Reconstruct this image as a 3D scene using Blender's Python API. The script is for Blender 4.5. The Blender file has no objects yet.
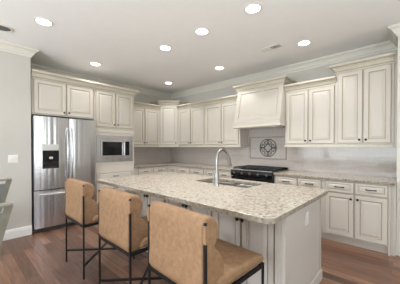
import bpy, bmesh, math, random
from mathutils import Vector, Matrix
random.seed(7)
S = bpy.context.scene
COL = S.collection
PI = math.pi

# ------------------------------------------------------------------ camera
cam_data = bpy.data.cameras.new('camera')
cam_data.sensor_width = 36.0
cam_data.lens = 36.0 * 227.72 / 400.0
cam_data.shift_y = 7.49 / 400.0
cam_data.clip_start = 0.05
camera = bpy.data.objects.new('camera', cam_data)
COL.objects.link(camera)
camera.location = (5.039, -4.227, 1.339)
camera.rotation_euler = (PI / 2 - 0.011, 0, 0.746)
S.camera = camera

# ------------------------------------------------------------------ world
world = bpy.data.worlds.new('daylight')
S.world = world
world.use_nodes = True
wn = world.node_tree.nodes
wl = world.node_tree.links
wn.clear()
w_out = wn.new('ShaderNodeOutputWorld')
w_bg = wn.new('ShaderNodeBackground')
w_geo = wn.new('ShaderNodeTexCoord')
w_sep = wn.new('ShaderNodeSeparateXYZ')
w_ramp = wn.new('ShaderNodeValToRGB')
wl.new(w_geo.outputs['Generated'], w_sep.inputs[0])
wl.new(w_sep.outputs['Z'], w_ramp.inputs[0])
w_ramp.color_ramp.elements[0].position = 0.0
w_ramp.color_ramp.elements[0].color = (0.30, 0.33, 0.24, 1)
w_ramp.color_ramp.elements[1].position = 0.12
w_ramp.color_ramp.elements[1].color = (0.85, 0.93, 1.0, 1)
wl.new(w_ramp.outputs[0], w_bg.inputs[0])
w_bg.inputs[1].default_value = 2.6
wl.new(w_bg.outputs[0], w_out.inputs[0])


def area_light(name, loc, rot, sx, sy, power, color, spread=155):
    l = bpy.data.lights.new(name, 'AREA')
    l.shape = 'RECTANGLE'
    l.size = sx
    l.size_y = sy
    l.energy = power
    l.color = color
    l.spread = math.radians(spread)
    o = bpy.data.objects.new(name, l)
    o.location = loc
    o.rotation_euler = rot
    COL.objects.link(o)
    return o


FILL_COLOR = (0.875, 0.945, 1.0)
# unseen fill lights added by the window walls, tilted up to brighten the ceiling
area_light('ceiling_fill_front', (3.4, -7.3, 1.3), (PI / 2 + .85, 0, 0), 4.4, 1.4, 170, FILL_COLOR)
area_light('ceiling_fill_right', (6.8, -4.2, 1.3), (PI / 2 + 1.05, 0, PI / 2), 3.4, 1.4, 74, FILL_COLOR)

S.view_settings.view_transform = 'Standard'
S.view_settings.look = 'None'
S.view_settings.gamma = 1.0
S.view_settings.use_curve_mapping = False
S.view_settings.exposure = 0.12
CAN_POWER = 2.0
CAN_COLOR = (1.0, 0.975, 0.95)


# ------------------------------------------------------------------ materials
def srgb(r, g, b):
    def f(c):
        c /= 255.0
        return c / 12.92 if c <= 0.04045 else ((c + 0.055) / 1.055) ** 2.4
    return (f(r), f(g), f(b), 1.0)


def mat(name, col, rough=0.5, metal=0.0, spec=0.5, noise=0.0, nscale=8.0, bump=0.0, bscale=60.0):
    m = bpy.data.materials.new(name)
    m.use_nodes = True
    nt = m.node_tree
    b = nt.nodes['Principled BSDF']
    b.inputs['Base Color'].default_value = col
    b.inputs['Roughness'].default_value = rough
    b.inputs['Metallic'].default_value = metal
    b.inputs['Specular IOR Level'].default_value = spec
    tc = nt.nodes.new('ShaderNodeTexCoord')
    if noise > 0:
        n = nt.nodes.new('ShaderNodeTexNoise')
        n.inputs['Scale'].default_value = nscale
        n.inputs['Detail'].default_value = 5
        nt.links.new(tc.outputs['Object'], n.inputs['Vector'])
        r = nt.nodes.new('ShaderNodeValToRGB')
        lo = tuple(c * (1 - noise) for c in col[:3]) + (1,)
        hi = tuple(min(1, c * (1 + noise)) for c in col[:3]) + (1,)
        r.color_ramp.elements[0].position = 0.3
        r.color_ramp.elements[0].color = lo
        r.color_ramp.elements[1].position = 0.7
        r.color_ramp.elements[1].color = hi
        nt.links.new(n.outputs['Fac'], r.inputs[0])
        nt.links.new(r.outputs[0], b.inputs['Base Color'])
    if bump > 0:
        n2 = nt.nodes.new('ShaderNodeTexNoise')
        n2.inputs['Scale'].default_value = bscale
        nt.links.new(tc.outputs['Object'], n2.inputs['Vector'])
        bp = nt.nodes.new('ShaderNodeBump')
        bp.inputs['Strength'].default_value = bump
        bp.inputs['Distance'].default_value = 0.01
        nt.links.new(n2.outputs['Fac'], bp.inputs['Height'])
        nt.links.new(bp.outputs[0], b.inputs['Normal'])
    return m


def emit(name, col, strength):
    m = bpy.data.materials.new(name)
    m.use_nodes = True
    nt = m.node_tree
    nt.nodes.clear()
    e = nt.nodes.new('ShaderNodeEmission')
    e.inputs[0].default_value = col
    e.inputs[1].default_value = strength
    o = nt.nodes.new('ShaderNodeOutputMaterial')
    nt.links.new(e.outputs[0], o.inputs[0])
    return m


M = {}
M['wall'] = mat('wall_paint', srgb(202, 198, 191), 0.85, noise=0.01)
M['ceil'] = mat('ceiling_paint', srgb(243, 242, 240), 0.9, noise=0.01)
M['trim'] = mat('white_trim_paint', srgb(222, 218, 208), 0.45)
M['base'] = mat('white_baseboard_paint', srgb(238, 238, 235), 0.45)
M['cab'] = mat('cream_cabinet_paint', srgb(208, 201, 191), 0.4, noise=0.015, nscale=5)
M['crown'] = mat('antiqued_cream_paint', srgb(206, 199, 184), 0.4, noise=0.03, nscale=20)
M['glaze'] = mat('brown_glaze', srgb(176, 163, 142), 0.5)
M['island'] = mat('island_paint', srgb(211, 205, 197), 0.4, noise=0.015, nscale=5)
M['bronze'] = mat('dark_bronze', srgb(58, 50, 46), 0.35, metal=0.7, noise=0.2, nscale=40)
M['black_metal'] = mat('black_metal', srgb(30, 31, 34), 0.45, metal=0.3, noise=0.1, nscale=30)
M['chrome'] = mat('brushed_nickel', srgb(160, 160, 158), 0.3, metal=1.0, noise=0.05, nscale=30)
M['sink'] = mat('sink_steel', srgb(140, 138, 134), 0.28, metal=1.0, noise=0.06, nscale=20)
M['blackgloss'] = mat('black_glass', srgb(20, 21, 24), 0.08, noise=0.1)
M['iron'] = mat('cast_iron', srgb(34, 36, 42), 0.4, noise=0.2, nscale=50)
M['darkgrey'] = mat('dark_grey_enamel', srgb(70, 72, 76), 0.4, noise=0.05)
M['plastic'] = mat('white_plastic', srgb(238, 237, 232), 0.35)
M['panelgrey'] = mat('silver_panel', srgb(206, 206, 200), 0.35, metal=0.2)
M['greywood'] = mat('grey_washed_wood', srgb(140, 137, 125), 0.6, noise=0.15, nscale=14)
M['greyfabric'] = mat('grey_green_fabric', srgb(134, 139, 136), 0.9, noise=0.08, nscale=60, bump=0.3)
M['lampglow'] = emit('lamp_glow', (1.0, 0.96, 0.9, 1), 9.0)
M['scroll'] = mat('pewter_scroll', srgb(96, 96, 100), 0.5, metal=0.3, noise=0.2, nscale=40)
M['liner'] = mat('grey_pencil_liner', srgb(150, 146, 138), 0.4, noise=0.1, nscale=20)


def nodes_of(m):
    nt = m.node_tree
    return nt, nt.nodes['Principled BSDF']


# leather with mottling
def leather():
    m = mat('tan_suede_leather', srgb(190, 146, 98), 0.62, spec=0.35)
    nt, b = nodes_of(m)
    tc = nt.nodes.new('ShaderNodeTexCoord')
    n = nt.nodes.new('ShaderNodeTexNoise')
    n.inputs['Scale'].default_value = 26
    n.inputs['Detail'].default_value = 8
    n.inputs['Roughness'].default_value = 0.7
    nt.links.new(tc.outputs['Object'], n.inputs['Vector'])
    r = nt.nodes.new('ShaderNodeValToRGB')
    r.color_ramp.elements[0].position = 0.32
    r.color_ramp.elements[0].color = srgb(141, 109, 81)
    r.color_ramp.elements[1].position = 0.68
    r.color_ramp.elements[1].color = srgb(168, 134, 102)
    nt.links.new(n.outputs['Fac'], r.inputs[0])
    nt.links.new(r.outputs[0], b.inputs['Base Color'])
    bp = nt.nodes.new('ShaderNodeBump')
    bp.inputs['Strength'].default_value = 0.15
    bp.inputs['Distance'].default_value = 0.004
    nt.links.new(n.outputs['Fac'], bp.inputs['Height'])
    nt.links.new(bp.outputs[0], b.inputs['Normal'])
    return m


M['leather'] = leather()


def granite(name, dark):
    m = mat(name, srgb(200, 190, 174), 0.16, spec=0.5)
    nt, b = nodes_of(m)
    tc = nt.nodes.new('ShaderNodeTexCoord')
    n1 = nt.nodes.new('ShaderNodeTexNoise')
    n1.inputs['Scale'].default_value = 34
    n1.inputs['Detail'].default_value = 4
    n2 = nt.nodes.new('ShaderNodeTexVoronoi')
    n2.inputs['Scale'].default_value = 62
    n3 = nt.nodes.new('ShaderNodeTexNoise')
    n3.inputs['Scale'].default_value = 60
    n3.inputs['Detail'].default_value = 3
    for n in (n1, n2, n3):
        nt.links.new(tc.outputs['Object'], n.inputs['Vector'])
    r1 = nt.nodes.new('ShaderNodeValToRGB')
    e = r1.color_ramp.elements
    e[0].position = 0.3
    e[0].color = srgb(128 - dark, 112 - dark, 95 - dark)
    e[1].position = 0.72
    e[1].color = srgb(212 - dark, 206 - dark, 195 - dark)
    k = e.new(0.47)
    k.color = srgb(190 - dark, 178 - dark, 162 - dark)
    nt.links.new(n1.outputs['Fac'], r1.inputs[0])
    sep = nt.nodes.new('ShaderNodeSeparateColor')
    nt.links.new(n2.outputs['Color'], sep.inputs[0])
    r2 = nt.nodes.new('ShaderNodeValToRGB')
    e = r2.color_ramp.elements
    r2.color_ramp.interpolation = 'CONSTANT'
    e[0].position = 0.0
    e[0].color = srgb(84, 72, 62)
    e[1].position = 0.10
    e[1].color = srgb(156, 138, 118)
    k = e.new(0.2)
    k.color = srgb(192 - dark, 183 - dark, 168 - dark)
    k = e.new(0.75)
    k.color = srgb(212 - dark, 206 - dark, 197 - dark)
    nt.links.new(sep.outputs[0], r2.inputs[0])
    mx = nt.nodes.new('ShaderNodeMix')
    mx.data_type = 'RGBA'
    mx.inputs[0].default_value = 0.5
    nt.links.new(r1.outputs[0], mx.inputs[6])
    nt.links.new(r2.outputs[0], mx.inputs[7])
    nt.links.new(mx.outputs[2], b.inputs['Base Color'])
    return m


M['granite'] = granite('speckled_granite', 0)
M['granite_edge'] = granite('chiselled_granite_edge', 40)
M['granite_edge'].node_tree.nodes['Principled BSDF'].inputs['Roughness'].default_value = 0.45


def steel(name, wav=0.5):
    m = mat(name, srgb(212, 212, 215), 0.27, metal=1.0)
    nt, b = nodes_of(m)
    tc = nt.nodes.new('ShaderNodeTexCoord')
    mp = nt.nodes.new('ShaderNodeMapping')
    mp.inputs['Scale'].default_value = (6.5, 6.5, 0.12)
    nt.links.new(tc.outputs['Object'], mp.inputs[0])
    n = nt.nodes.new('ShaderNodeTexNoise')
    n.inputs['Scale'].default_value = 1.0
    n.inputs['Detail'].default_value = 2
    nt.links.new(mp.outputs[0], n.inputs['Vector'])
    bp = nt.nodes.new('ShaderNodeBump')
    bp.inputs['Strength'].default_value = wav
    bp.inputs['Distance'].default_value = 0.06
    nt.links.new(n.outputs['Fac'], bp.inputs['Height'])
    nt.links.new(bp.outputs[0], b.inputs['Normal'])
    return m


M['steel'] = steel('stainless_steel', 0.42)
M['steel_flat'] = steel('brushed_steel', 0.12)


def planks():
    m = mat('brown_wood_planks', srgb(120, 84, 64), 0.28, spec=0.45)
    nt, b = nodes_of(m)
    tc = nt.nodes.new('ShaderNodeTexCoord')
    br = nt.nodes.new('ShaderNodeTexBrick')
    br.offset = 0.37
    br.inputs['Color1'].default_value = (0.05, 0.05, 0.05, 1)
    br.inputs['Color2'].default_value = (0.95, 0.95, 0.95, 1)
    br.inputs['Mortar'].default_value = (0.0, 0.0, 0.0, 1)
    br.inputs['Scale'].default_value = 1.0
    br.inputs['Mortar Size'].default_value = 0.0025
    br.inputs['Brick Width'].default_value = 1.35
    br.inputs['Row Height'].default_value = 0.11
    nt.links.new(tc.outputs['Object'], br.inputs['Vector'])
    mp = nt.nodes.new('ShaderNodeMapping')
    mp.inputs['Scale'].default_value = (1.6, 16.0, 1.0)
    nt.links.new(tc.outputs['Object'], mp.inputs[0])
    n = nt.nodes.new('ShaderNodeTexNoise')
    n.inputs['Scale'].default_value = 2.2
    n.inputs['Detail'].default_value = 6
    nt.links.new(mp.outputs[0], n.inputs['Vector'])
    mx = nt.nodes.new('ShaderNodeMix')
    mx.data_type = 'RGBA'
    mx.inputs[0].default_value = 0.55
    nt.links.new(br.outputs['Color'], mx.inputs[6])
    nt.links.new(n.outputs['Fac'], mx.inputs[7])
    r = nt.nodes.new('ShaderNodeValToRGB')
    e = r.color_ramp.elements
    e[0].position = 0.15
    e[0].color = srgb(72, 50, 41)
    e[1].position = 0.8
    e[1].color = srgb(158, 121, 98)
    k = e.new(0.48)
    k.color = srgb(118, 85, 68)
    nt.links.new(mx.outputs[2], r.inputs[0])
    nt.links.new(r.outputs[0], b.inputs['Base Color'])
    bp = nt.nodes.new('ShaderNodeBump')
    bp.inputs['Strength'].default_value = 0.25
    bp.inputs['Distance'].default_value = 0.004
    nt.links.new(n.outputs['Fac'], bp.inputs['Height'])
    nt.links.new(bp.outputs[0], b.inputs['Normal'])
    return m


M['floor'] = planks()


def tile(name, axis):
    m = mat(name, srgb(188, 179, 172), 0.12, spec=0.5)
    nt, b = nodes_of(m)
    tc = nt.nodes.new('ShaderNodeTexCoord')
    sp = nt.nodes.new('ShaderNodeSeparateXYZ')
    cb = nt.nodes.new('ShaderNodeCombineXYZ')
    nt.links.new(tc.outputs['Object'], sp.inputs[0])
    nt.links.new(sp.outputs[axis], cb.inputs[0])
    nt.links.new(sp.outputs['Z'], cb.inputs[1])
    br = nt.nodes.new('ShaderNodeTexBrick')
    br.inputs['Color1'].default_value = srgb(188, 179, 172)
    br.inputs['Color2'].default_value = srgb(183, 174, 167)
    br.inputs['Mortar'].default_value = srgb(196, 189, 182)
    br.inputs['Scale'].default_value = 1.0
    br.inputs['Mortar Size'].default_value = 0.0025
    br.inputs['Brick Width'].default_value = 0.156
    br.inputs['Row Height'].default_value = 0.079
    nt.links.new(cb.outputs[0], br.inputs['Vector'])
    nt.links.new(br.outputs['Color'], b.inputs['Base Color'])
    bp = nt.nodes.new('ShaderNodeBump')
    bp.inputs['Strength'].default_value = 0.4
    bp.inputs['Distance'].default_value = 0.002
    bp.invert = True
    nt.links.new(br.outputs['Fac'], bp.inputs['Height'])
    nt.links.new(bp.outputs[0], b.inputs['Normal'])
    return m


M['tile_x'] = tile('subway_tile_back', 'X')
M['tile_y'] = tile('subway_tile_left', 'Y')


# ------------------------------------------------------------------ mesh helpers
class MB:
    def __init__(self):
        self.v = []
        self.f = []
        self.m = []

    def add(self, verts, faces, mi=0):
        o = len(self.v)
        self.v += [tuple(p) for p in verts]
        for f in faces:
            self.f.append(tuple(i + o for i in f))
            self.m.append(mi)
        return self

    def box(self, x0, x1, y0, y1, z0, z1, mi=0):
        v = [(x, y, z) for z in (z0, z1) for y in (y0, y1) for x in (x0, x1)]
        f = [(0, 2, 3, 1), (4, 5, 7, 6), (0, 1, 5, 4), (2, 6, 7, 3), (0, 4, 6, 2), (1, 3, 7, 5)]
        return self.add(v, f, mi)

    def bar(self, a, b, w, h, mi=0, up=(0, 0, 1)):
        a, b, up = Vector(a), Vector(b), Vector(up)
        d = (b - a).normalized()
        if abs(d.dot(up)) > 0.99:
            up = Vector((0, 1, 0))
        s = d.cross(up).normalized()
        t = s.cross(d).normalized()
        v = []
        for p in (a, b):
            for i, j in ((-1, -1), (1, -1), (1, 1), (-1, 1)):
                v.append(p + s * (i * w / 2) + t * (j * h / 2))
        return self.add(v, [(3, 2, 1, 0), (4, 5, 6, 7), (0, 1, 5, 4), (1, 2, 6, 5), (2, 3, 7, 6), (3, 0, 4, 7)], mi)

    def tube(self, pts, r, n=10, mi=0, caps=True):
        pts = [Vector(p) for p in pts]
        rs = r if isinstance(r, (list, tuple)) else [r] * len(pts)
        rings = []
        prev = None
        for i, p in enumerate(pts):
            a = pts[max(i - 1, 0)]
            b = pts[min(i + 1, len(pts) - 1)]
            d = (b - a).normalized()
            if prev is None:
                u = Vector((0, 0, 1)) if abs(d.z) < 0.9 else Vector((1, 0, 0))
                s = d.cross(u).normalized()
            else:
                s = (prev - d * prev.dot(d)).normalized()
            prev = s
            t = d.cross(s)
            rings.append([p + (s * math.cos(2 * PI * k / n) + t * math.sin(2 * PI * k / n)) * rs[i] for k in range(n)])
        v = [q for ring in rings for q in ring]
        f = []
        for i in range(len(rings) - 1):
            for k in range(n):
                f.append((i * n + k, i * n + (k + 1) % n, (i + 1) * n + (k + 1) % n, (i + 1) * n + k))
        if caps:
            f.append(tuple(range(n))[::-1])
            f.append(tuple((len(rings) - 1) * n + k for k in range(n)))
        return self.add(v, f, mi)

    def lathe(self, prof, c=(0, 0, 0), axis='z', n=20, mi=0, caps=True):
        """prof: list of (radius, height); closed with caps."""
        v = []
        c = Vector(c)
        for r, h in prof:
            for k in range(n):
                a = 2 * PI * k / n
                x, y = r * math.cos(a), r * math.sin(a)
                if axis == 'z':
                    p = (x, y, h)
                elif axis == '-y':
                    p = (x, -h, y)
                else:
                    p = (h, x, y)
                v.append(c + Vector(p))
        f = []
        for i in range(len(prof) - 1):
            for k in range(n):
                f.append((i * n + k, i * n + (k + 1) % n, (i + 1) * n + (k + 1) % n, (i + 1) * n + k))
        if caps:
            f.append(tuple(range(n))[::-1])
            f.append(tuple((len(prof) - 1) * n + k for k in range(n)))
        return self.add(v, f, mi)

    def sweep(self, path, prof, side=1, z0=0.0, mi=0, alt=()):
        """profile (out, up) swept along a 2-D path with mitres; out = right side for side=1."""
        n = len(path)
        P = [Vector((p[0], p[1])) for p in path]
        offs = []
        for i in range(n):
            ds = []
            if i > 0:
                ds.append((P[i] - P[i - 1]).normalized())
            if i < n - 1:
                ds.append((P[i + 1] - P[i]).normalized())
            ns = [Vector((d.y, -d.x)) * side for d in ds]
            if len(ns) == 2:
                m = (ns[0] + ns[1])
                m = m / (1 + ns[0].dot(ns[1]))
            else:
                m = ns[0]
            offs.append(m)
        k = len(prof)
        v = []
        for i in range(n):
            for o, u in prof:
                q = P[i] + offs[i] * o
                v.append((q.x, q.y, z0 + u))
        f = []
        for i in range(n - 1):
            for j in range(k):
                f.append((i * k + j, i * k + (j + 1) % k, (i + 1) * k + (j + 1) % k, (i + 1) * k + j))
        f.append(tuple(range(k)))
        f.append(tuple((n - 1) * k + j for j in range(k))[::-1])
        self.add(v, f, mi)
        o = len(self.m) - len(f)
        for i in range(n - 1):
            for j in alt:
                self.m[o + i * k + j] = 1
        return self

    def rings(self, x0, x1, z0, z1, steps, axis_y=0.0):
        """stepped rectangular relief facing -y. steps: (inset, depth, material)"""
        loops = []
        for ins, dep, mi in steps:
            y = axis_y - dep
            loops.append([(x0 + ins, y, z0 + ins), (x1 - ins, y, z0 + ins), (x1 - ins, y, z1 - ins), (x0 + ins, y, z1 - ins)])
        v = [p for l in loops for p in l]
        o = len(self.v)
        self.v += v
        for i in range(len(loops) - 1):
            mi = steps[i + 1][2]
            for k in range(4):
                self.f.append((o + i * 4 + k, o + i * 4 + (k + 1) % 4, o + (i + 1) * 4 + (k + 1) % 4, o + (i + 1) * 4 + k))
                self.m.append(mi)
        e = (len(loops) - 1) * 4
        self.f.append((o + e, o + e + 1, o + e + 2, o + e + 3))
        self.m.append(steps[-1][2])
        self.f.append((o + 3, o + 2, o + 1, o))
        self.m.append(steps[0][2])
        return self

    def prism(self, poly, h0, h1, axis='z', mi=0):
        n = len(poly)
        v = []
        for h in (h0, h1):
            for a, b in poly:
                v.append((a, b, h) if axis == 'z' else ((h, a, b) if axis == 'x' else (a, h, b)))
        f = [tuple(range(n))[::-1], tuple(range(n, 2 * n))]
        for i in range(n):
            f.append((i, (i + 1) % n, n + (i + 1) % n, n + i))
        return self.add(v, f, mi)


def build(name, mb, mats, parent=None, bevel=0.0, seg=2, smooth=False, angle=35, subsurf=0):
    me = bpy.data.meshes.new(name)
    me.from_pydata(mb.v, [], mb.f)
    if not isinstance(mats, (list, tuple)):
        mats = [mats]
    for m in mats:
        me.materials.append(m)
    me.polygons.foreach_set('material_index', mb.m)
    bm = bmesh.new()
    bm.from_mesh(me)
    bmesh.ops.remove_doubles(bm, verts=bm.verts, dist=1e-6)
    bmesh.ops.recalc_face_normals(bm, faces=bm.faces)
    bm.to_mesh(me)
    bm.free()
    if smooth:
        me.polygons.foreach_set('use_smooth', [True] * len(me.polygons))
        try:
            me.set_sharp_from_angle(angle=math.radians(angle))
        except Exception:
            pass
    me.update()
    o = bpy.data.objects.new(name, me)
    COL.objects.link(o)
    if parent:
        o.parent = parent
    if bevel > 0:
        b = o.modifiers.new('bevel', 'BEVEL')
        b.width = bevel
        b.segments = seg
        b.limit_method = 'ANGLE'
        b.angle_limit = math.radians(30)
    if subsurf:
        s = o.modifiers.new('subsurf', 'SUBSURF')
        s.levels = subsurf
        s.render_levels = subsurf
    return o


def tag(o, label=None, cat=None, group=None, kind=None):
    if label:
        o['label'] = label
    if cat:
        o['category'] = cat
    if group:
        o['group'] = group
    if kind:
        o['kind'] = kind
    return o


def thing(name, label, cat, loc=(0, 0, 0), rot=0.0, group=None):
    o = bpy.data.objects.new(name, None)
    o.empty_display_size = 0.1
    COL.objects.link(o)
    o.location = loc
    o.rotation_euler = (0, 0, rot)
    return tag(o, label, cat, group)


def struct(name, mb, m, **k):
    return tag(build(name, mb, m, **k), kind='structure')


def copy_tree(o, parent=None):
    c = o.copy()
    COL.objects.link(c)
    c.parent = parent
    for ch in list(o.children):
        copy_tree(ch, c)
    return c


# ------------------------------------------------------------------ room shell
CEIL = 2.82
RX, FY = 7.5, -8.0          # far right wall and the wall behind the camera
LWX, LWY = 0.772, -3.42     # wall that stands forward left of the refrigerator
PX, PYF = 4.915, -0.50      # wall that stands forward right of the cabinets

struct('floor', MB().box(-0.15, RX + .15, FY - .15, 0.15, -0.1, 0.0), M['floor'])
struct('ceiling', MB().box(-0.15, RX + .15, FY - .15, 0.15, CEIL, CEIL + .1), M['ceil'])
struct('wall_back', MB().box(-0.15, PX, 0.0, 0.15, 0, CEIL), M['wall'])
struct('wall_left', MB().box(-0.15, 0.0, LWY, 0.0, 0, CEIL), M['wall'])
struct('wall_left_front', MB().box(-0.15, LWX, FY - .15, LWY, 0, CEIL), M['wall'])
struct('wall_back_right', MB().box(PX, RX + .15, PYF, 0.15, 0, CEIL), M['wall'])
# right wall with a window opening
rw = MB()
rw.box(RX, RX + .15, FY - .15, -5.9, 0, CEIL).box(RX, RX + .15, -2.5, PYF, 0, CEIL)
rw.box(RX, RX + .15, -5.9, -2.5, 0, .5).box(RX, RX + .15, -5.9, -2.5, 2.4, CEIL)
struct('wall_right', rw, M['wall'])
fw = MB()
fw.box(LWX, 1.2, FY - .15, FY, 0, CEIL).box(5.6, RX, FY - .15, FY, 0, CEIL)
fw.box(1.2, 5.6, FY - .15, FY, 0, .55).box(1.2, 5.6, FY - .15, FY, 2.45, CEIL)
struct('wall_front', fw, M['wall'])


def window_frame(name, axis, a0, a1, z0, z1, pos, n):
    m = MB()

    def b(u0, u1, w0, w1):
        if axis == 'x':
            m.box(u0, u1, pos - .03, pos + .03, w0, w1)
        else:
            m.box(pos - .03, pos + .03, u0, u1, w0, w1)
    t = .06
    b(a0, a1, z0, z0 + t)
    b(a0, a1, z1 - t, z1)
    for i in range(n + 1):
        u = a0 + (a1 - a0 - t) * i / n
        b(u, u + t, z0 + t, z1 - t)
    b(a0, a1, (z0 + z1) / 2 - .025, (z0 + z1) / 2 + .025)
    return struct(name, m, M['trim'])


window_frame('window_1', 'x', 1.2, 5.6, .55, 2.45, FY - .08, 4)
window_frame('window_2', 'y', -5.9, -2.5, .5, 2.4, RX + .08, 3)

crown_prof = [(0, -.12), (.012, -.12), (.016, -.10), (.03, -.09), (.04, -.066), (.062, -.036), (.086, -.022), (.094, -.008), (.10, 0), (0, 0)]
m = MB().sweep([(LWX, FY), (LWX, LWY), (0, LWY), (0, 0), (PX, 0), (PX, PYF), (RX, PYF)], crown_prof, 1, CEIL)
struct('trim_1', m, M['trim'])
base_prof = [(0, 0), (.016, 0), (.016, .10), (.012, .115), (.008, .135), (0, .14)]
m = MB().sweep([(LWX, FY), (LWX, LWY)], base_prof, 1, 0)
struct('baseboard_left', m, M['base'])
# casing on the wall that stands forward at the right
m = MB().box(PX, PX + .10, PYF - .02, PYF, 0.15, 2.695).box(PX - .002, PX + .11, PYF - .026, PYF, 0, .15)
struct('trim_2', m, M['trim'], bevel=.004)

# tiled backsplashes
RAIL = 1.336
CT = 0.914
struct('backsplash_back', MB().box(0.008, 2.53, -.008, 0, CT, RAIL + .05).box(2.53, 3.44, -.008, 0, CT, 1.76).box(3.44, PX, -.008, 0, CT, RAIL + .05), M['tile_x'])
struct('backsplash_left', MB().box(0, .008, -1.63, 0, CT, RAIL + .05), M['tile_y'])

# ------------------------------------------------------------------ cabinets
DOOR_T = .02


def door_steps(sw, t=DOOR_T):
    return [(0, 0, 0), (0, t - .005, 1), (.004, t, 1), (sw - .006, t, 0), (sw, t - .003, 1), (sw + .006, t - .008, 1),
            (sw + .011, t - .008, 0), (sw + .034, t - .001, 0), (sw + .036, t - .001, 0)]


def drawer_steps(sw, t=DOOR_T):
    return [(0, 0, 0), (0, t - .005, 1), (.004, t, 1), (sw - .004, t, 0), (sw, t - .003, 1), (sw + .004, t - .007, 1),
            (sw + .008, t - .007, 0), (sw + .018, t - .001, 0), (sw + .019, t - .001, 0)]


def add_door(root, x0, x1, z0, z1, y, knob=None, paint='cab', sw=.058):
    d = build('door', MB().rings(x0, x1, z0, z1, door_steps(sw), y), [M[paint], M['glaze']], root)
    if knob:
        kx, kz = knob
        prof = [(.006, 0), (.006, .012), (.012, .016), (.0155, .022), (.0155, .027), (.010, .032), (.004, .0335)]
        build('knob', MB().lathe(prof, (kx, y - DOOR_T, kz), '-y', 14), M['bronze'], d, smooth=True)
    return d


def add_drawer(root, x0, x1, z0, z1, y, paint='cab', pull=True, pw=.10):
    d = build('drawer', MB().rings(x0, x1, z0, z1, drawer_steps(.032), y), [M[paint], M['glaze']], root)
    if pull:
        cx, cz = (x0 + x1) / 2, (z0 + z1) / 2
        yy = y - DOOR_T
        mb = MB()
        pts = []
        for i in range(9):
            t = i / 8
            pts.append((cx + pw * (t - .5), yy - .012 - .014 * math.sin(PI * t), cz + .001))
        mb.tube(pts, [.0075] + [.006] * 7 + [.0075], 8)
        for s in (-1, 1):
            mb.lathe([(.009, -.0005), (.009, .004), (.006, .006), (.006, .016)], (cx + s * pw / 2, yy, cz), '-y', 10)
        build('pull', mb, M['bronze'], d, smooth=True)
    return d


cab_crown = [(0, -.022), (.012, -.022), (.013, -.006), (.007, -.001), (.007, .005), (.020, .010), (.026, .026), (.040, .046), (.056, .055), (.052, .060), (.052, .065), (.074, .071), (.076, .098), (0, .098)]
GL = (2, 3, 8, 9)
rail_prof = [(0, 0), (.004, -.004), (.012, -.008), (.016, -.02), (.016, -.04), (0, -.04)]


def upper(name, label, loc, rot, w, z0, z1, d, doors, crown=True, ends=(False, False), rail=True, rails_ends=(False, False), paint='cab', group='cream wall cabinets', knob_dz=.045, crown_out=1.0):
    """cabinet hung on the wall: local x to the right, front towards -y. doors: (x0, x1, knob side or None)"""
    r = thing(name, label, 'cabinet', (loc[0], loc[1], 0), rot, group)
    yf = -(d - DOOR_T)
    build('body', MB().box(0, w, yf, -.03 if d > .5 else 0, z0, z1), M[paint], r, bevel=.002)
    for x0, x1, side in doors:
        k = None
        if side == 'r':
            k = (x1 - .03, z0 + .02 + knob_dz)
        elif side == 'l':
            k = (x0 + .03, z0 + .02 + knob_dz)
        add_door(r, x0, x1, z0 + .018, z1 - .03, yf, k, paint)
    if crown:
        path = [(0, yf), (w, yf)]
        if ends[0]:
            path = [(0, 0)] + path
        if ends[1]:
            path = path + [(w, 0)]
        pr_ = [(o * crown_out, u) for o, u in cab_crown]
        build('crown_moulding', MB().sweep(path, pr_, 1, z1, alt=GL), [M['crown'], M['glaze']], r)
    if rail:
        path = [(0, yf), (w, yf)]
        if rails_ends[0]:
            path = [(0, -.01)] + path
        if rails_ends[1]:
            path = path + [(w, -.01)]
        mb = MB().sweep(path, rail_prof, 1, z0)
        build('light_rail', mb, M['crown'], r)
    return r


UZ = RAIL + .04          # underside of the wall cabinets
RA = PI / 2              # rotation of everything standing against the left wall
# over the refrigerator and the oven column (front at x = .75)
upper('refrigerator_cabinet', 'cream two-door cabinet above the stainless refrigerator', (0, -3.405), RA, .945, 1.85, 2.43, .75,
      [(.03, .475, 'r'), (.49, .925, 'l')], rail=False, group='cream wall cabinets')

r = thing('oven_column_cabinet', 'tall cream cabinet column around the built-in microwave', 'cabinet', (0, -2.455, 0), RA)
W = .825
yf = -.73
# body with a niche for the microwave
nb = MB()
nb.box(0, W, yf, 0, .10, 1.05).box(0, W, yf, 0, 1.555, 2.43).box(0, W, -.2, 0, 1.05, 1.555)
nb.box(0, .04, yf, -.2, 1.05, 1.555).box(W - .045, W, yf, -.2, 1.05, 1.555).box(.0, W, yf + .07, 0, 0, .10)
build('body', nb, M['cab'], r)
add_door(r, .03, .405, 1.72, 2.40, yf, (.375, 1.775))
add_door(r, .42, .795, 1.72, 2.40, yf, (.45, 1.775))
build('crown_moulding', MB().sweep([(0, yf), (W, yf), (W, -.36)], cab_crown, 1, 2.43, alt=GL), [M['crown'], M['glaze']], r)
for z0, z1 in ((1.615, 1.66), (1.0, 1.03)):
    build('trim_strip', MB().box(0, W, yf - .014, yf, z0, z1), M['cab'], r, bevel=.004)
add_drawer(r, .03, .795, .67, .865, yf)
add_drawer(r, .03, .795, .40, .655, yf)
add_drawer(r, .03, .795, .115, .385, yf)

# wall cabinets on the left wall
upper('wall_cabinet', 'cream two-door wall cabinet between the microwave column and the corner cabinet', (0, -1.629), RA, .966, UZ, 2.285, .35,
      [(.10, .52, 'r'), (.535, .95, 'l')])
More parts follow.
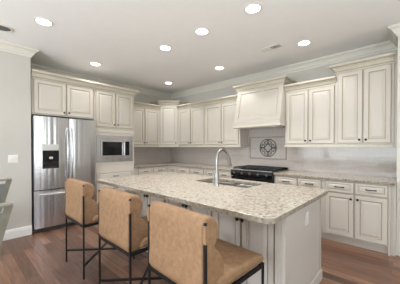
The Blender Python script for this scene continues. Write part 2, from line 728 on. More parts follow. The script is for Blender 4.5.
# diagonal corner cabinet
r = thing('corner_cabinet', 'tall single-door cream cabinet set diagonally across the back corner', 'cabinet', (0, 0, 0), 0, 'cream wall cabinets')
a = Vector((.33, -.661))
b = Vector((.686, -.33))
ctop = 2.41
build('body', MB().prism([(0, 0), (0, a.y), (a.x, a.y), (b.x, b.y), (b.x, 0)], UZ, ctop), M['cab'], r)
ang = math.atan2(b.y - a.y, b.x - a.x)
dl = (b - a).length
d = add_door(r, .03, dl - .03, UZ + .018, ctop - .03, 0, (dl - .06, UZ + .065))
d.location = (a.x, a.y, 0)
d.rotation_euler = (0, 0, ang)
build('crown_moulding', MB().sweep([(0, a.y), tuple(a), tuple(b), (b.x, 0)], cab_crown, 1, ctop, alt=GL), [M['crown'], M['glaze']], r)
build('light_rail', MB().sweep([tuple(a), tuple(b)], rail_prof, 1, UZ), M['crown'], r)

upper('wall_cabinet', 'cream two-door wall cabinet on the back wall just right of the corner cabinet', (.687, 0), 0, .913, UZ, 2.285, .35,
      [(.03, .44, 'r'), (.455, .885, 'l')])
upper('wall_cabinet', 'cream two-door wall cabinet on the back wall just left of the range hood', (1.601, 0), 0, .932, UZ, 2.285, .35,
      [(.03, .46, 'r'), (.475, .90, 'l')], rails_ends=(False, True))
upper('wall_cabinet', 'cream two-door wall cabinet just right of the range hood', (3.452, 0), 0, .766, UZ, 2.29, .36,
      [(.025, .372, 'r'), (.387, .745, 'l')], rails_ends=(True, False))
tall = upper('wall_cabinet', 'taller cream two-door wall cabinet at the right end of the back wall', (4.219, 0), 0, .66, UZ, 2.445, .375,
      [(.028, .325, 'r'), (.34, .632, 'l')], ends=(True, False), rails_ends=(False, False))
build('filler', MB().box(.66, PX - 4.2195, -.335, 0, UZ - .04, 2.445).box(.66, PX - 4.2195, -.356, -.335, 2.43, 2.52), M['cab'], tall)

# ------------------------------------------------------------------ range hood
r = thing('range_hood', 'cream wood range hood with sloped front panel above the black range', 'range hood')
hx0, hx1 = 2.535, 3.449
zb0, zb1, ztop = 1.70, 1.80, 2.43
yt, yb = -.40, -.53
# sloped body
build('body', MB().prism([(0, zb1), (yb, zb1), (yt, ztop), (0, ztop)], hx0 + .002, hx1 - .002, 'x'), M['cab'], r)
# front frame and recessed panel on the slope
L = math.hypot(yb - yt, ztop - zb1)
pn = build('front_panel', MB().rings(.0, hx1 - hx0 - .004, 0, L, [(0, 0, 0), (0, .016, 0), (.075, .016, 0), (.080, .012, 1), (.084, .006, 1), (.09, .004, 0)], 0), [M['cab'], M['glaze']], r)
pn.location = (hx0 + .002, yb, zb1)
pn.rotation_euler = (-math.atan2(yt - yb, ztop - zb1), 0, 0)
build('apron', MB().box(hx0 + .001, hx1 - .001, yb - .022, 0, zb0, zb1), M['cab'], r, bevel=.004)
build('apron_moulding', MB().sweep([(hx0, 0), (hx0, yb - .022), (hx1, yb - .022), (hx1, -.36)], [(0, 0), (.022, 0), (.022, .014), (.012, .02), (.008, .034), (0, .036)], 1, zb0), M['crown'], r)
build('crown_moulding', MB().sweep([(hx0, 0), (hx0, yt - .018), (hx1, yt - .018), (hx1, 0)], cab_crown, 1, ztop, alt=GL), [M['crown'], M['glaze']], r)
build('filter', MB().box(hx0 + .1, hx1 - .1, yb + .06, -.06, zb0 - .006, zb0), M['steel_flat'], r)

# ------------------------------------------------------------------ base cabinets
def base(name, label, loc, rot, w, d, cols, group='cream base cabinets', end=None):
    """cols: (x0, x1, has_drawer, knob side)"""
    r = thing(name, label, 'cabinet', (loc[0], loc[1], 0), rot, group)
    yf = -(d - DOOR_T)
    mb = MB().box(0, w, yf, -.03, .10, CT - .038)
    mb.box(0, w if end is None else w - .02, yf + .06, -.03, 0, .10)
    if end is not None:
        mb.box(w - .02, w, yf, -.03, 0, .10)
    build('body', mb, M['cab'], r)
    for x0, x1, dr, side in cols:
        ztop = .865
        if dr:
            add_drawer(r, x0, x1, .715, .862, yf)
            ztop = .70
        k = (x1 - .03, ztop - .055) if side == 'r' else (x0 + .03, ztop - .055)
        if side == 'd':
            add_drawer(r, x0, x1, .42, .70, yf)
            add_drawer(r, x0, x1, .125, .405, yf)
        else:
            add_door(r, x0, x1, .125, ztop, yf, k)
    return r


base('base_cabinet', 'cream base cabinet on the left wall beside the microwave column', (0, -1.629), RA, .98, .63,
     [(.17, .56, True, 'r'), (.575, .955, True, 'l')])
base('base_cabinet', 'cream base cabinet on the back wall nearest the inner corner', (.65, 0), 0, 1.18, .63,
     [(.05, .30, True, 'r'), (.33, .74, True, 'r'), (.755, 1.155, True, 'l')])
base('base_cabinet', 'cream base cabinet on the back wall just left of the range', (1.831, 0), 0, .719, .63,
     [(.03, .35, True, 'r'), (.365, .69, True, 'l')])
base('base_cabinet', 'cream base cabinet just right of the range', (3.384, 0), 0, .736, .63,
     [(.03, .37, True, 'r'), (.385, .71, True, 'l')])
base('base_cabinet', 'cream base cabinet with two drawers and two doors at the right end', (4.121, 0), 0, .745, .63,
     [(.03, .37, True, 'r'), (.385, .72, True, 'l')], end=True)
build('filler', MB().box(.745, PX - 4.1215, -.57, -.03, 0, CT - .038), M['cab'], bpy.data.objects['base_cabinet.004'])
# blind corner filler behind the counter corner belongs to the corner carcass
mb = MB().box(.03, .649, -.648, -.03, .10, CT - .038).box(.03, .58, -.648, -.03, 0, .10)
tag(build('corner_base_cabinet', mb, M['cab']), 'plain cream base cabinet filling the inner corner under the granite', 'cabinet')

# ------------------------------------------------------------------ counters
def slab(name, poly, label, z1=CT, t=.036, cat='countertop'):
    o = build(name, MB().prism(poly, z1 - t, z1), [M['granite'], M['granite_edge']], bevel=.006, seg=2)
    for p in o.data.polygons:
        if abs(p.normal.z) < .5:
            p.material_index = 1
    return tag(o, label, cat)


slab('countertop', [(.0085, -1.629), (.65, -1.629), (.65, -.65), (2.553, -.65), (2.553, -.0085), (.0085, -.0085)], 'L-shaped speckled beige granite countertop running around the corner left of the range')
slab('countertop', [(3.38, -.0085), (3.38, -.65), (PX - .001, -.65), (PX - .001, -.0085)], 'straight speckled beige granite countertop right of the range')

# ------------------------------------------------------------------ island
IX0, IX1, IY0, IY1 = 2.0, 4.45, -2.97, -1.69
BX0, BX1, BY0, BY1 = 2.06, 4.38, -2.60, -1.70
r = thing('kitchen_island', 'off-white kitchen island cabinet under the large granite top', 'kitchen island')
SX0, SX1, SY0, SY1 = 3.03, 3.80, -2.17, -1.79     # sink opening
zt = CT - .038
mb = MB()
yfr = BY0 + .02
mb.box(BX0, SX0 - .05, yfr, BY1, .10, zt).box(SX1 + .05, BX1 - .02, yfr, BY1, .10, zt)
mb.box(SX0 - .05, SX1 + .05, yfr, SY0 - .05, .10, zt).box(SX0 - .05, SX1 + .05, SY1 + .05, BY1, .10, zt).box(SX0 - .05, SX1 + .05, SY0 - .05, SY1 + .05, .10, .6)
mb.box(BX0 + .02, BX1 - .06, yfr + .02, BY1 - .06, 0, .10)
build('body', mb, M['island'], r)
for c in (2.64, 3.34, 4.0):
    hw = .335 if c < 3.9 else .29
    add_door(r, c - hw, c - .006, .13, .80, yfr, (c - .024, .735), 'island', .05)
    add_door(r, c + .006, c + hw, .13, .80, yfr, (c + .024, .735), 'island', .05)
# fluted post at the front corner
pb = MB().box(4.30, BX1 - .0205, BY0 - .004, yfr, 0, zt)
for i in range(3):
    xx = 4.316 + i * .018
    pb.box(xx, xx + .010, BY0 - .009, BY0 - .004, .16, zt - .04)
pb.box(4.296, BX1 - .0205, BY0 - .014, yfr, 0, .13)
build('corner_post', pb, M['island'], r, bevel=.002)
ep = MB().rings(-(BY1), -(BY0 - .004), 0.0, zt, [(0, 0, 0), (0, .02, 0), (.03, .02, 0), (.034, .016, 1), (.038, .016, 0)], 0)
# turn the relief so that it faces +x : local (x,y,z) -> world (BX1-.02 - y, -x, z)
ep.v = [(BX1 - .02 - y, -x, z) for x, y, z in ep.v]
build('end_panel', ep, [M['island'], M['glaze']], r)
build('base_moulding', MB().sweep([(BX1, BY0 - .004), (BX1, BY1), (BX1 - .05, BY1)], [(0, 0), (.011, 0), (.011, .085), (.006, .10), (0, .105)], 1, 0), M['island'], r)

# granite top with the sink cut-out and softened corners
cr = .07


def rounded(x0, x1, y0, y1, rr, n=5):
    pts = []
    for cx, cy, a0 in ((x1 - rr, y0 + rr, -90), (x1 - rr, y1 - rr, 0), (x0 + rr, y1 - rr, 90), (x0 + rr, y0 + rr, 180)):
        for i in range(n + 1):
            t = math.radians(a0 + 90 * i / n)
            pts.append((cx + rr * math.cos(t), cy + rr * math.sin(t)))
    return pts


def holed_slab(outer, inner, z0, z1):
    bm = bmesh.new()
    ov = [bm.verts.new((x, y, z1)) for x, y in outer]
    iv = [bm.verts.new((x, y, z1)) for x, y in inner]
    es = [bm.edges.new((l[i], l[(i + 1) % len(l)])) for l in (ov, iv) for i in range(len(l))]
    bmesh.ops.triangle_fill(bm, use_beauty=True, use_dissolve=False, edges=es)
    ext = bmesh.ops.extrude_face_region(bm, geom=list(bm.faces))
    for v in [g for g in ext['geom'] if isinstance(g, bmesh.types.BMVert)]:
        v.co.z = z0
    bmesh.ops.recalc_face_normals(bm, faces=bm.faces)
    for f in bm.faces:
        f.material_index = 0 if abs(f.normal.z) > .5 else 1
    return bm


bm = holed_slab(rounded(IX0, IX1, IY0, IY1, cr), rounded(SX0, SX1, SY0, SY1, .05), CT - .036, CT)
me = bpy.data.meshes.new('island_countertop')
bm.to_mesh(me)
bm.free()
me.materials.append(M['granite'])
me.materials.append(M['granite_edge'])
top = bpy.data.objects.new('island_countertop', me)
COL.objects.link(top)
bv = top.modifiers.new('bevel', 'BEVEL')
bv.width = .006
bv.segments = 2
bv.limit_method = 'ANGLE'
tag(top, 'large speckled beige granite countertop on the island', 'countertop')

# ------------------------------------------------------------------ sink and faucet
sk = thing('sink', 'stainless double-bowl sink set under the island granite', 'sink', ((SX0 + SX1) / 2, (SY0 + SY1) / 2, CT - .041))


def bowl(x0, x1, y0, y1, depth):
    bm = bmesh.new()
    loops = []
    for ins, z, rr in ((-.012, 0, .05), (0, 0, .05), (.004, -.02, .05), (.012, -depth + .03, .05), (.035, -depth, .04)):
        loops.append([bm.verts.new((x, y, z)) for x, y in rounded(x0 + ins, x1 - ins, y0 + ins, y1 - ins, rr, 4)])
    n = len(loops[0])
    for i in range(len(loops) - 1):
        for k in range(n):
            bm.faces.new((loops[i][k], loops[i][(k + 1) % n], loops[i + 1][(k + 1) % n], loops[i + 1][k]))
    bm.faces.new(loops[-1])
    bmesh.ops.recalc_face_normals(bm, faces=bm.faces)
    me = bpy.data.meshes.new('bowl')
    bm.to_mesh(me)
    bm.free()
    me.materials.append(M['sink'])
    me.polygons.foreach_set('use_smooth', [True] * len(me.polygons))
    o = bpy.data.objects.new('bowl', me)
    COL.objects.link(o)
    o.parent = sk
    so = o.modifiers.new('solid', 'SOLIDIFY')
    so.thickness = .002
    so.offset = -1
    build('drain', MB().lathe([(.038, -depth + .0005), (.038, -depth + .004), (.02, -depth + .002)], ((x0 + x1) / 2, (y0 + y1) / 2, 0), 'z', 16), M['chrome'], o, smooth=True)
    return o


hw, hd = (SX1 - SX0) / 2, (SY1 - SY0) / 2
bowl(-hw + .002, .005, -hd + .002, hd - .002, .21)
bowl(.035, hw - .002, -hd + .002, hd - .002, .19)

fa = thing('faucet', 'tall brushed-nickel gooseneck pull-down faucet standing by the sink', 'faucet', (3.48, -2.27, CT))
build('base', MB().lathe([(.030, 0), (.030, .006), (.024, .012), (.021, .05), (.023, .09), (.021, .13), (.016, .15)], (0, 0, 0), 'z', 18), M['chrome'], fa, smooth=True)
pts = [(0, 0, .14), (0, 0, .22), (0, 0, .29)]
R_ = .105
for i in range(1, 13):
    t = PI * i / 12 * .93
    pts.append((0, R_ - R_ * math.cos(t), 0.29 + R_ * math.sin(t)))
build('neck', MB().tube(pts, .0165, 12), M['chrome'], fa, smooth=True)
e = Vector(pts[-1])
dr = (Vector(pts[-1]) - Vector(pts[-2])).normalized()
build('spray_head', MB().tube([e - dr * .004, e + dr * .02, e + dr * .07, e + dr * .115, e + dr * .12], [.0175, .0205, .022, .026, .022], 14), M['chrome'], fa, smooth=True)
build('handle', MB().tube([(-.016, 0, .095), (-.035, 0, .10), (-.042, -.002, .105)], [.014, .013, .011], 10).tube([(-.040, 0, .10), (-.048, -.004, .135), (-.052, -.008, .175)], [.0085, .007, .006], 8), M['chrome'], fa, smooth=True)

# ------------------------------------------------------------------ range
rg = thing('range', 'slide-in gas range with black cooktop under the cream hood', 'range', (2.558, 0, 0))
rw_ = .818
build('body', MB().box(0, rw_, -.62, -.012, .03, .915), M['darkgrey'], rg, bevel=.003)
build('cooktop', MB().box(-.0, rw_, -.665, -.012, .915, .935), M['blackgloss'], rg, bevel=.006)
build('front_trim', MB().box(0, rw_, -.70, -.665, .916, .934), M['steel_flat'], rg, bevel=.006)
cp = MB().prism([(-.62, .80), (-.672, .805), (-.70, .86), (-.69, .914), (-.62, .914)], 0, rw_, 'x')
build('control_panel', cp, M['blackgloss'], rg, bevel=.004)
for i in range(5):
    kx = .09 + i * (rw_ - .18) / 4
    kn = build('knob', MB().lathe([(.022, 0), (.021, .02), (.017, .026)], (0, 0, 0), '-y', 16), M['darkgrey'], rg, smooth=True)
    kn.location = (kx, -.693, .862)
    kn.rotation_euler = (-.35, 0, 0)
od = build('oven_door', MB().box(.006, rw_ - .006, -.675, -.62, .19, .795), M['blackgloss'], rg, bevel=.005)
build('handle', MB().tube([(.06, -.725, .745), (rw_ - .06, -.725, .745)], .012, 12).tube([(.09, -.674, .745), (.09, -.725, .745)], .008, 8).tube([(rw_ - .09, -.674, .745), (rw_ - .09, -.725, .745)], .008, 8), M['chrome'], od, smooth=True)
build('drawer', MB().box(.006, rw_ - .006, -.672, -.62, .04, .18), M['steel_flat'], rg, bevel=.004)
build('back_guard', MB().box(0, rw_, -.07, -.012, .935, .962), M['blackgloss'], rg, bevel=.004)
for i in range(3):
    gx0 = .03 + i * (rw_ - .06) / 3 + .004
    gx1 = .03 + (i + 1) * (rw_ - .06) / 3 - .004
    g = MB()
    z0, z1 = .952, .968
    y0, y1 = -.635, -.09
    for (ax, bx, ay, by) in ((gx0, gx1, y0, y0 + .014), (gx0, gx1, y1 - .014, y1), (gx0, gx0 + .014, y0, y1), (gx1 - .014, gx1, y0, y1),
                             (gx0, gx1, (y0 + y1) / 2 - .007, (y0 + y1) / 2 + .007), ((gx0 + gx1) / 2 - .007, (gx0 + gx1) / 2 + .007, y0, y1),
                             (gx0, gx1, y0 + .13, y0 + .142), (gx0, gx1, y1 - .142, y1 - .13)):
        g.box(ax, bx, ay, by, z0, z1)
    for ax in (gx0, gx1 - .016):
        for ay in (y0, y1 - .016):
            g.box(ax, ax + .016, ay, ay + .016, .935, z0)
    build('grate', g, M['iron'], rg)
    for yy in (y0 + .136, y1 - .136):
        build('burner', MB().lathe([(.048, .935), (.048, .944), (.034, .945), (.034, .950), (.02, .9515)], ((gx0 + gx1) / 2, yy, 0), 'z', 18), M['iron'], rg, smooth=True)

# ------------------------------------------------------------------ tile inset with scroll medallion
fx0, fx1, fz0, fz1 = 2.565, 3.343, 1.10, 1.54
lt = MB()
lt.box(fx0, fx1, -.022, -.0085, fz0, fz0 + .018).box(fx0, fx1, -.022, -.0085, fz1 - .018, fz1)
lt.box(fx0, fx0 + .018, -.022, -.0085, fz0 + .018, fz1 - .018).box(fx1 - .018, fx1, -.022, -.0085, fz0 + .018, fz1 - .018)
tag(build('tile_border', lt, M['liner'], bevel=.004), 'thin grey rectangular tile border framing the medallion behind the range', 'tile border')

md = thing('medallion', 'round dark scrollwork medallion on the tile behind the range', 'medallion', (2.972, -.0085, 1.322))
R0 = .175


def poly_tube(mb, pts2, r=.0065, y=-.008):
    mb.tube([(x, y, z) for x, z in pts2], r, 8)


sc = MB()
for q in range(4):
    a0 = q * PI / 2
    # concave sides of the four-pointed star
    p0 = Vector((math.cos(a0), math.sin(a0))) * .115
    p1 = Vector((math.cos(a0 + PI / 2), math.sin(a0 + PI / 2))) * .115
    mid = (p0 + p1) * .2
    pts = []
    for i in range(11):
        t = i / 10
        pts.append(p0 * (1 - t) ** 2 + mid * 2 * t * (1 - t) + p1 * t * t)
    poly_tube(sc, pts, .007)
build('star', sc, M['scroll'], md, smooth=True)
rb = MB()
rb.tube([(.172 * math.cos(t * PI / 24), -.008, .172 * math.sin(t * PI / 24)) for t in range(49)], .0065, 8, caps=False)
build('ring', rb, M['scroll'], md, smooth=True)
for q in range(8):
    a0 = q * PI / 4 + PI / 8
    sgn = 1 if q % 2 else -1
    c = Vector((math.cos(a0), math.sin(a0))) * .118
    pts = []
    for i in range(26):
        t = i / 25
        rad = .052 * (1 - t) + .008
        an = a0 + sgn * (-.4 + t * 2 * PI * 1.35)
        pts.append(c + Vector((math.cos(an), math.sin(an))) * rad)
    sb = MB()
    poly_tube(sb, pts, .0075)
    build('scroll', sb, M['scroll'], md, smooth=True)
for q in range(4):
    a0 = q * PI / 2
    tb = MB()
    ctr = Vector((math.cos(a0), math.sin(a0)))
    per = Vector((-ctr.y, ctr.x))
    tb.tube([(p.x, -.008, p.y) for p in (ctr * .06, ctr * .12, ctr * .165)], [.004, .011, .004], 8)
    for s in (-1, 1):
        tb.tube([(p.x, -.008, p.y) for p in (ctr * .12, ctr * .15 + per * s * .022, ctr * .172 + per * s * .05)], [.006, .007, .005], 8)
    build('fleur', tb, M['scroll'], md, smooth=True)

# ------------------------------------------------------------------ refrigerator
rf = thing('refrigerator', 'stainless french-door refrigerator with a black water dispenser at the left wall', 'refrigerator', (0, -3.402, 0), RA)
FWd = .945
FT = 1.815
bodyf = -.775
build('body', MB().box(.0, FWd, bodyf, -.03, .02, FT - .015), M['darkgrey'], rf, bevel=.004)


def curved_door(x0, x1, z0, z1, y0, thick, bulge, n=14, edge=.012):
    """door whose front swells across its width"""
    prof = [(x0, y0)]
    for i in range(n + 1):
        t = i / n
        x = x0 + (x1 - x0) * t
        e_ = min(t, 1 - t) * (x1 - x0)
        drop = edge * (1 - min(1, e_ / .02)) ** 2
        prof.append((x, y0 - thick - bulge * math.sin(PI * t) + drop))
    prof.append((x1, y0))
    return MB().prism(prof, z0, z1, 'z')


mid = .493
dz0 = .672
g = .006
dl_ = build('door', curved_door(.004, mid - g / 2, dz0, FT, bodyf - .004, .058, .016), M['steel'], rf, smooth=True, angle=40)
dr_ = build('door', curved_door(mid + g / 2, FWd - .004, dz0, FT, bodyf - .004, .058, .016), M['steel'], rf, smooth=True, angle=40)
fz = build('freezer_drawer', curved_door(.004, FWd - .004, .075, dz0 - .014, bodyf - .004, .058, .018, 20), M['steel'], rf, smooth=True, angle=40)
build('kick_grille', MB().box(.01, FWd - .01, bodyf - .02, bodyf, .012, .068), M['darkgrey'], rf)
for x in (.06, FWd - .06):
    build('foot', MB().lathe([(.02, 0), (.02, .02)], (x, bodyf + .05, 0), 'z', 12), M['black_metal'], rf)
for x in (.05, FWd - .09):
    build('hinge_cover', MB().box(x - .03, x + .06, bodyf - .02, bodyf + .1, FT - .014, FT + .012), M['darkgrey'], rf, bevel=.004)


def bow_handle(par, x, z0, z1, out, vert=True, r=.011):
    pts = []
    yb_ = bodyf - .004 - .058
    for i in range(15):
        t = i / 14
        s = math.sin(PI * t) ** .6
        pts.append((x, yb_ + .0 - out * s, z0 + (z1 - z0) * t))
    return build('handle', MB().tube(pts, r, 10), M['steel_flat'], par, smooth=True)


bow_handle(dl_, mid - .035, .80, 1.66, .055)
bow_handle(dr_, mid + .035, .80, 1.66, .055)
hp = []
for i in range(15):
    t = i / 14
    hp.append((.06 + (FWd - .12) * t, bodyf - .062 - .012 - .05 * math.sin(PI * t) ** .4, .60))
build('handle', MB().tube(hp, .014, 10), M['panelgrey'], fz, smooth=True)
# dispenser
wd = build('water_dispenser', MB().box(.108, .335, bodyf - .083, bodyf - .062, 1.00, 1.385), M['darkgrey'], dl_, bevel=.004)
wd['label'] = 'black water and ice dispenser recess'
build('control_panel', MB().box(.112, .331, bodyf - .087, bodyf - .082, 1.285, 1.382), M['panelgrey'], wd, bevel=.003)
rcs = MB().box(.112, .331, bodyf - .086, bodyf - .083, 1.005, 1.28)
build('recess', rcs, M['blackgloss'], wd)
build('spout', MB().box(.195, .245, bodyf - .10, bodyf - .086, 1.15, 1.185), M['panelgrey'], wd, bevel=.004)
build('tray', MB().box(.12, .323, bodyf - .10, bodyf - .086, 1.008, 1.022), M['iron'], wd, bevel=.003)

# ------------------------------------------------------------------ microwave
mw = thing('microwave', 'stainless built-in microwave with trim frame in the tall cabinet column', 'microwave', (0, -2.455, 0), RA)
mx0, mx1, mz0, mz1 = .035, W - .04, 1.045, 1.565
yy = -.731
tf = MB()
ix0, ix1, iz0, iz1 = .105, W - .10, 1.125, 1.49
tf.box(mx0, mx1, yy - .018, yy, mz0, iz0).box(mx0, mx1, yy - .018, yy, iz1, mz1).box(mx0, ix0, yy - .018, yy, iz0, iz1).box(ix1, mx1, yy - .018, yy, iz0, iz1)
build('trim_frame', tf, M['steel_flat'], mw)
build('oven_case', MB().box(ix0 + .004, ix1 - .004, yy + .0, -.25, iz0 + .004, iz1 - .004), M['darkgrey'], mw)
dxr = ix1 - .13
dd = build('door', MB().box(ix0 + .004, dxr - .002, yy - .03, yy - .0005, iz0 + .004, iz1 - .004), M['steel_flat'], mw, bevel=.003)
build('window', MB().box(ix0 + .035, dxr - .06, yy - .033, yy - .03, iz0 + .05, iz1 - .05), M['blackgloss'], dd)
build('handle', MB().tube([(dxr - .022, yy - .03, iz0 + .05), (dxr - .022, yy - .06, iz0 + .07), (dxr - .022, yy - .06, iz1 - .07), (dxr - .022, yy - .03, iz1 - .05)], .009, 8), M['steel_flat'], dd, smooth=True)
cpn = build('control_panel', MB().box(dxr + .002, ix1 - .004, yy - .03, yy - .0005, iz0 + .004, iz1 - .004), M['steel_flat'], mw, bevel=.003)
build('keypad', MB().box(dxr + .012, ix1 - .026, yy - .033, yy - .03, iz0 + .045, iz1 - .04), M['blackgloss'], cpn)

# ------------------------------------------------------------------ switches and outlets
sw_ = thing('light_switch', 'white double switch plate on the bare wall left of the refrigerator', 'light switch', (LWX, -3.637, 1.165), RA)
build('plate', MB().box(-.058, .058, -.007, 0, -.058, .058), M['plastic'], sw_, bevel=.003)
for s in (-1, 1):
    build('toggle', MB().box(s * .024 - .006, s * .024 + .006, -.016, -.007, -.012, .012), M['plastic'], sw_, bevel=.002)
ot = thing('outlet', 'white electrical outlet plate on the end panel of the island', 'outlet', (BX1 - .0035, -2.135, .715), RA)
build('plate', MB().box(-.038, .038, -.006, 0, -.058, .058), M['plastic'], ot, bevel=.003)
for s in (-1, 1):
    build('socket', MB().box(-.016, .016, -.009, -.006, s * .022 - .012, s * .022 + .012), M['plastic'], ot, bevel=.002)

# ------------------------------------------------------------------ ceiling fittings
cans = [((1.842, -3.49), 'recessed ceiling light at upper left above the bare left wall'),
        ((.904, -2.499), 'recessed ceiling light in front of the refrigerator cabinet'),
        ((2.338, -2.066), 'recessed ceiling light, leftmost of the row of three over the island'),
        ((3.066, -2.055), 'recessed ceiling light, middle of the row of three over the island'),
        ((3.792, -2.044), 'recessed ceiling light, rightmost and largest in view of the three over the island'),
        ((3.915, -.831), 'recessed ceiling light right of the air vent'),
        ((.919, -.844), 'recessed ceiling light nearest the diagonal corner cabinet'),
        ((2.40, -.835), 'recessed ceiling light left of the range hood')]
first = None
for (x, y), lab in cans:
    if first is None:
        c = thing('recessed_light', lab, 'ceiling light', (x, y, CEIL), 0, 'recessed ceiling lights')
        build('trim_ring', MB().lathe([(.076, -.0005), (.095, -.0005), (.095, -.004), (.088, -.008), (.076, -.006), (.076, -.0005)], (0, 0, 0), 'z', 28, caps=False), M['trim'], c, smooth=True)
        build('lens', MB().lathe([(.074, -.001), (.074, -.005), (.04, -.0055)], (0, 0, 0), 'z', 28), M['lampglow'], c)
        first = c
    else:
        c = copy_tree(first)
        c.location = (x, y, CEIL)
        c['label'] = lab
    l = bpy.data.lights.new('can_lamp', 'SPOT')
    l.energy = CAN_POWER * (21 if -2.2 < y < -2 else 6)
    l.color = CAN_COLOR
    l.spot_size = math.radians(122)
    l.spot_blend = 0.4
    l.shadow_soft_size = .07
    lo = bpy.data.objects.new('can_lamp', l)
    lo.location = (0, 0, -.02)
    COL.objects.link(lo)
    lo.parent = c

v = thing('air_vent', 'small white ceiling air vent above the range hood', 'vent', (3.505, -.998, CEIL))
build('frame', MB().box(-.15, .15, -.06, -.045, -.008, 0).box(-.15, .15, .045, .06, -.008, 0).box(-.15, -.135, -.045, .045, -.008, 0).box(.135, .15, -.045, .045, -.008, 0).box(-.006, .006, -.045, .045, -.008, 0), M['trim'], v)
build('backing', MB().box(-.135, .135, -.045, .045, -.002, -.0005), M['iron'], v)
for i in range(6):
    y = -.036 + i * .0145
    for x0, x1, tilt in ((-.134, -.007, 1), (.007, .134, -1)):
        build('slat', MB().prism([(y - .006, -.0025), (y + tilt * .004 - .005, -.0075), (y + tilt * .004 - .0035, -.0075), (y - .0045, -.0025)], x0, x1, 'x'), M['trim'], v)

dt = thing('speaker_grille', 'round grey fitting on the ceiling at the far left edge', 'ceiling fitting', (1.31, -3.80, CEIL))
build('rim', MB().lathe([(.08, -.0005), (.10, -.0005), (.10, -.01), (.09, -.014), (.08, -.01), (.08, -.0005)], (0, 0, 0), 'z', 24, caps=False), M['trim'], dt, smooth=True)
build('grille', MB().lathe([(.079, -.001), (.079, -.006), (.03, -.008)], (0, 0, 0), 'z', 24), M['darkgrey'], dt, smooth=True)

# ------------------------------------------------------------------ bar stools
def smooth_profile(pts, n=6):
    """closed Catmull-Rom through (y, z) points"""
    out = []
    N = len(pts)
    for i in range(N):
        p0, p1, p2, p3 = (Vector(pts[(i + k - 1) % N]) for k in range(4))
        for j in range(n):
            t = j / n
            out.append(tuple(.5 * ((2 * p1) + (p2 - p0) * t + (2 * p0 - 5 * p1 + 4 * p2 - p3) * t * t + (3 * p1 - p0 - 3 * p2 + p3) * t ** 3)))
    return out


SWD = .53   # distance between the two back posts


def cushion(prof, hw, edge=.03, n=4):
    """profile in (y, z) extruded along x with rounded side edges"""
    c = Vector((sum(p[0] for p in prof) / len(prof), sum(p[1] for p in prof) / len(prof)))
    N = len(prof)
    nrm = []
    area = sum(prof[i][0] * prof[(i + 1) % N][1] - prof[(i + 1) % N][0] * prof[i][1] for i in range(N))
    sg = 1 if area > 0 else -1
    for i in range(N):
        d = Vector(prof[(i + 1) % N]) - Vector(prof[i - 1])
        nn = Vector((d.y, -d.x)) * sg
        nrm.append(nn.normalized())
    mb = MB()
    loops = []
    for s in (-1, 1):
        seq = []
        for k in range(n + 1):
            t = PI / 2 * k / n
            seq.append((s * (hw - edge + edge * math.sin(t)), edge * (1 - math.cos(t))))
        if s == -1:
            seq = seq[::-1]
        loops += seq
    v = []
    for x, ins in loops:
        for p, nn in zip(prof, nrm):
            v.append((x, p[0] - nn.x * ins, p[1] - nn.y * ins))
    f = []
    for i in range(len(loops) - 1):
        for k in range(N):
            f.append((i * N + k, i * N + (k + 1) % N, (i + 1) * N + (k + 1) % N, (i + 1) * N + k))
    f.append(tuple(range(N)))
    f.append(tuple((len(loops) - 1) * N + k for k in range(N)))
    return mb.add(v, f)


def make_stool():
    r = thing('bar_stool', '', 'bar stool', (0, 0, 0), 0, 'tan leather stools along the island')
    hw = SWD / 2
    yb_, yf_ = 0.018, .565       # back posts at y=0, front legs at y=.60
    t = .0155
    # back cushion : flat behind, two rolls in front
    back = smooth_profile([(-.005, .55), (-.012, .70), (-.012, .85), (-.008, .945), (.022, .976), (.09, .958), (.122, .90), (.112, .835),
                           (.094, .795), (.134, .755), (.170, .69), (.170, .62), (.14, .56)], 4)
    build('backrest', cushion(back, hw - .015, .018), M['leather'], r, smooth=True, angle=60)
    seat = smooth_profile([(.10, .552), (.30, .550), (.48, .550), (.562, .552), (.582, .570), (.570, .598), (.48, .616), (.30, .622), (.16, .625), (.10, .60)], 4)
    build('seat', cushion(seat, hw + .002, .022), M['leather'], r, smooth=True, angle=60)
    for s in (-1, 1):
        x = s * (hw - .0035)
        lg = build('leg', MB().box(x - t / 2, x + t / 2, yb_ - .018 - t / 2, yb_ - .018 + t / 2, 0, .955), M['black_metal'], r, bevel=.003)
        lg['label'] = 'black rear leg rising into the back post'
        build('strap', MB().box(x - t / 2 - .003, x + t / 2 + .003, yb_ - .018 - t / 2 - .003, yb_ - .018 + t / 2 + .004, .845, .940), M['leather'], lg, bevel=.003)
        build('leg', MB().box(x - t / 2, x + t / 2, yf_ - t / 2, yf_ + t / 2, 0, .549), M['black_metal'], r, bevel=.003)
    fr = MB()
    zf = .536
    xs = hw - .002 - t / 2
    fr.box(-xs, xs, yb_ - .018 - t / 2, yb_ - .018 + t / 2, zf - .013, zf + .013)
    fr.box(-xs, xs, yf_ - t / 2, yf_ + t / 2, zf - .013, zf + .013)
    for s in (-1, 1):
        x = s * (hw - .002)
        fr.box(x - t / 2, x + t / 2, yb_ - .018 + t / 2, yf_ - t / 2, zf - .013, zf + .013)
    build('seat_frame', fr, M['black_metal'], r)
    zs = .135
    a1, a2 = (-xs, yb_ - .012, zs), (xs, yf_ - .006, zs)
    b1, b2 = (xs, yb_ - .012, zs), (-xs, yf_ - .006, zs)
    build('stretcher', MB().bar(a1, a2, .018, .018), M['black_metal'], r)
    build('stretcher', MB().bar(b1, b2, .018, .0175), M['black_metal'], r)
    build('footrest', MB().box(-xs, xs, yf_ - t / 2, yf_ + t / 2, .235, .257), M['black_metal'], r)
    return r


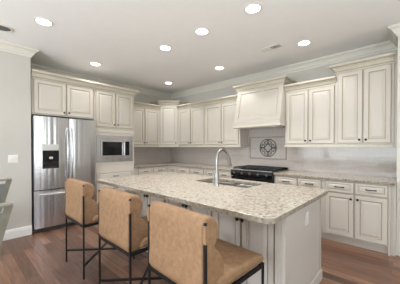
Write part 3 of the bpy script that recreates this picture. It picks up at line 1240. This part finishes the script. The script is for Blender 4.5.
st = make_stool()
spots = [(2.362, -3.343, 'tan leather bar stool nearest the refrigerator'),
         (3.255, -3.343, 'tan leather bar stool in the middle of the three at the island'),
         (4.018, -3.353, 'tan leather bar stool nearest the camera, its seat showing')]
for i, (x, y, lab) in enumerate(spots):
    o = st if i == 0 else copy_tree(st)
    o.location = (x, y, 0)
    o.rotation_euler = (0, 0, -.045 if i == 2 else 0)
    o['label'] = lab

# ------------------------------------------------------------------ dining chairs at the left edge
def make_dining_chair():
    r = thing('dining_chair', '', 'chair', (0, 0, 0), 0, 'grey washed dining chairs')
    w = .25
    # origin under the top of the back; chair faces -y
    def prof_y(z):
        t = max(0, (z - .45) / .51)
        return -.135 + .135 * t ** 1.4
    zs_ = [.45, .52, .60, .68, .76, .84, .90, .96]
    def half(z):
        return .15 + .10 * max(0, (z - .45) / .51)
    for s in (-1, 1):
        pts = [(s * (half(z) - .02), prof_y(z) - .02, z) for z in zs_]
        sb = MB()
        for a_, b_ in zip(pts[:-1], pts[1:]):
            sb.bar(a_, b_, .04, .044, 0, (1, 0, 0))
        build('back_post', sb, M['greywood'], r)
        build('leg', MB().tube([(s * .13, -.16, .45), (s * .13, -.12, .2), (s * .14, -.07, 0)], [.026, .022, .016], 4), M['greywood'], r)
        build('leg', MB().tube([(s * .19, -.56, .44), (s * .19, -.56, 0)], [.026, .017], 4), M['greywood'], r)
    build('top_rail', MB().box(-w, w, -.045, .004, .94, .965), M['greywood'], r, bevel=.008)
    cb = MB()
    vv, ff = [], []
    for z in zs_[:-1]:
        for yy in (-.008, -.065):
            for s in (-1, 1):
                vv.append((s * (half(z) - .040), prof_y(z) + yy, z))
    for i in range(len(zs_) - 2):
        k = i * 4
        ff += [(k, k + 1, k + 5, k + 4), (k + 2, k + 6, k + 7, k + 3), (k, k + 4, k + 6, k + 2), (k + 1, k + 3, k + 7, k + 5)]
    e_ = (len(zs_) - 2) * 4
    ff += [(0, 2, 3, 1), (e_, e_ + 1, e_ + 3, e_ + 2)]
    cb.add(vv, ff)
    build('back_cushion', cb, M['greyfabric'], r, smooth=True)
    build('seat_rail', MB().prism([(-.16, -.12), (.16, -.12), (.23, -.59), (-.23, -.59)], .40, .449), M['greywood'], r, bevel=.006)
    build('seat', MB().prism([(-.155, -.165), (.155, -.165), (.225, -.60), (-.225, -.60)], .449, .515), M['greyfabric'], r, bevel=.025, seg=3, smooth=True)
    return r


dc = make_dining_chair()
dc.location = (1.55, -4.008, 0)
dc.rotation_euler = (0, 0, -PI / 2)
dc['label'] = 'grey washed dining chair at the left edge, the farther one by the wall'
d2 = copy_tree(dc)
d2.location = (3.08, -4.207, 0)
d2['label'] = 'grey washed dining chair at the left edge, the nearer and lower one'
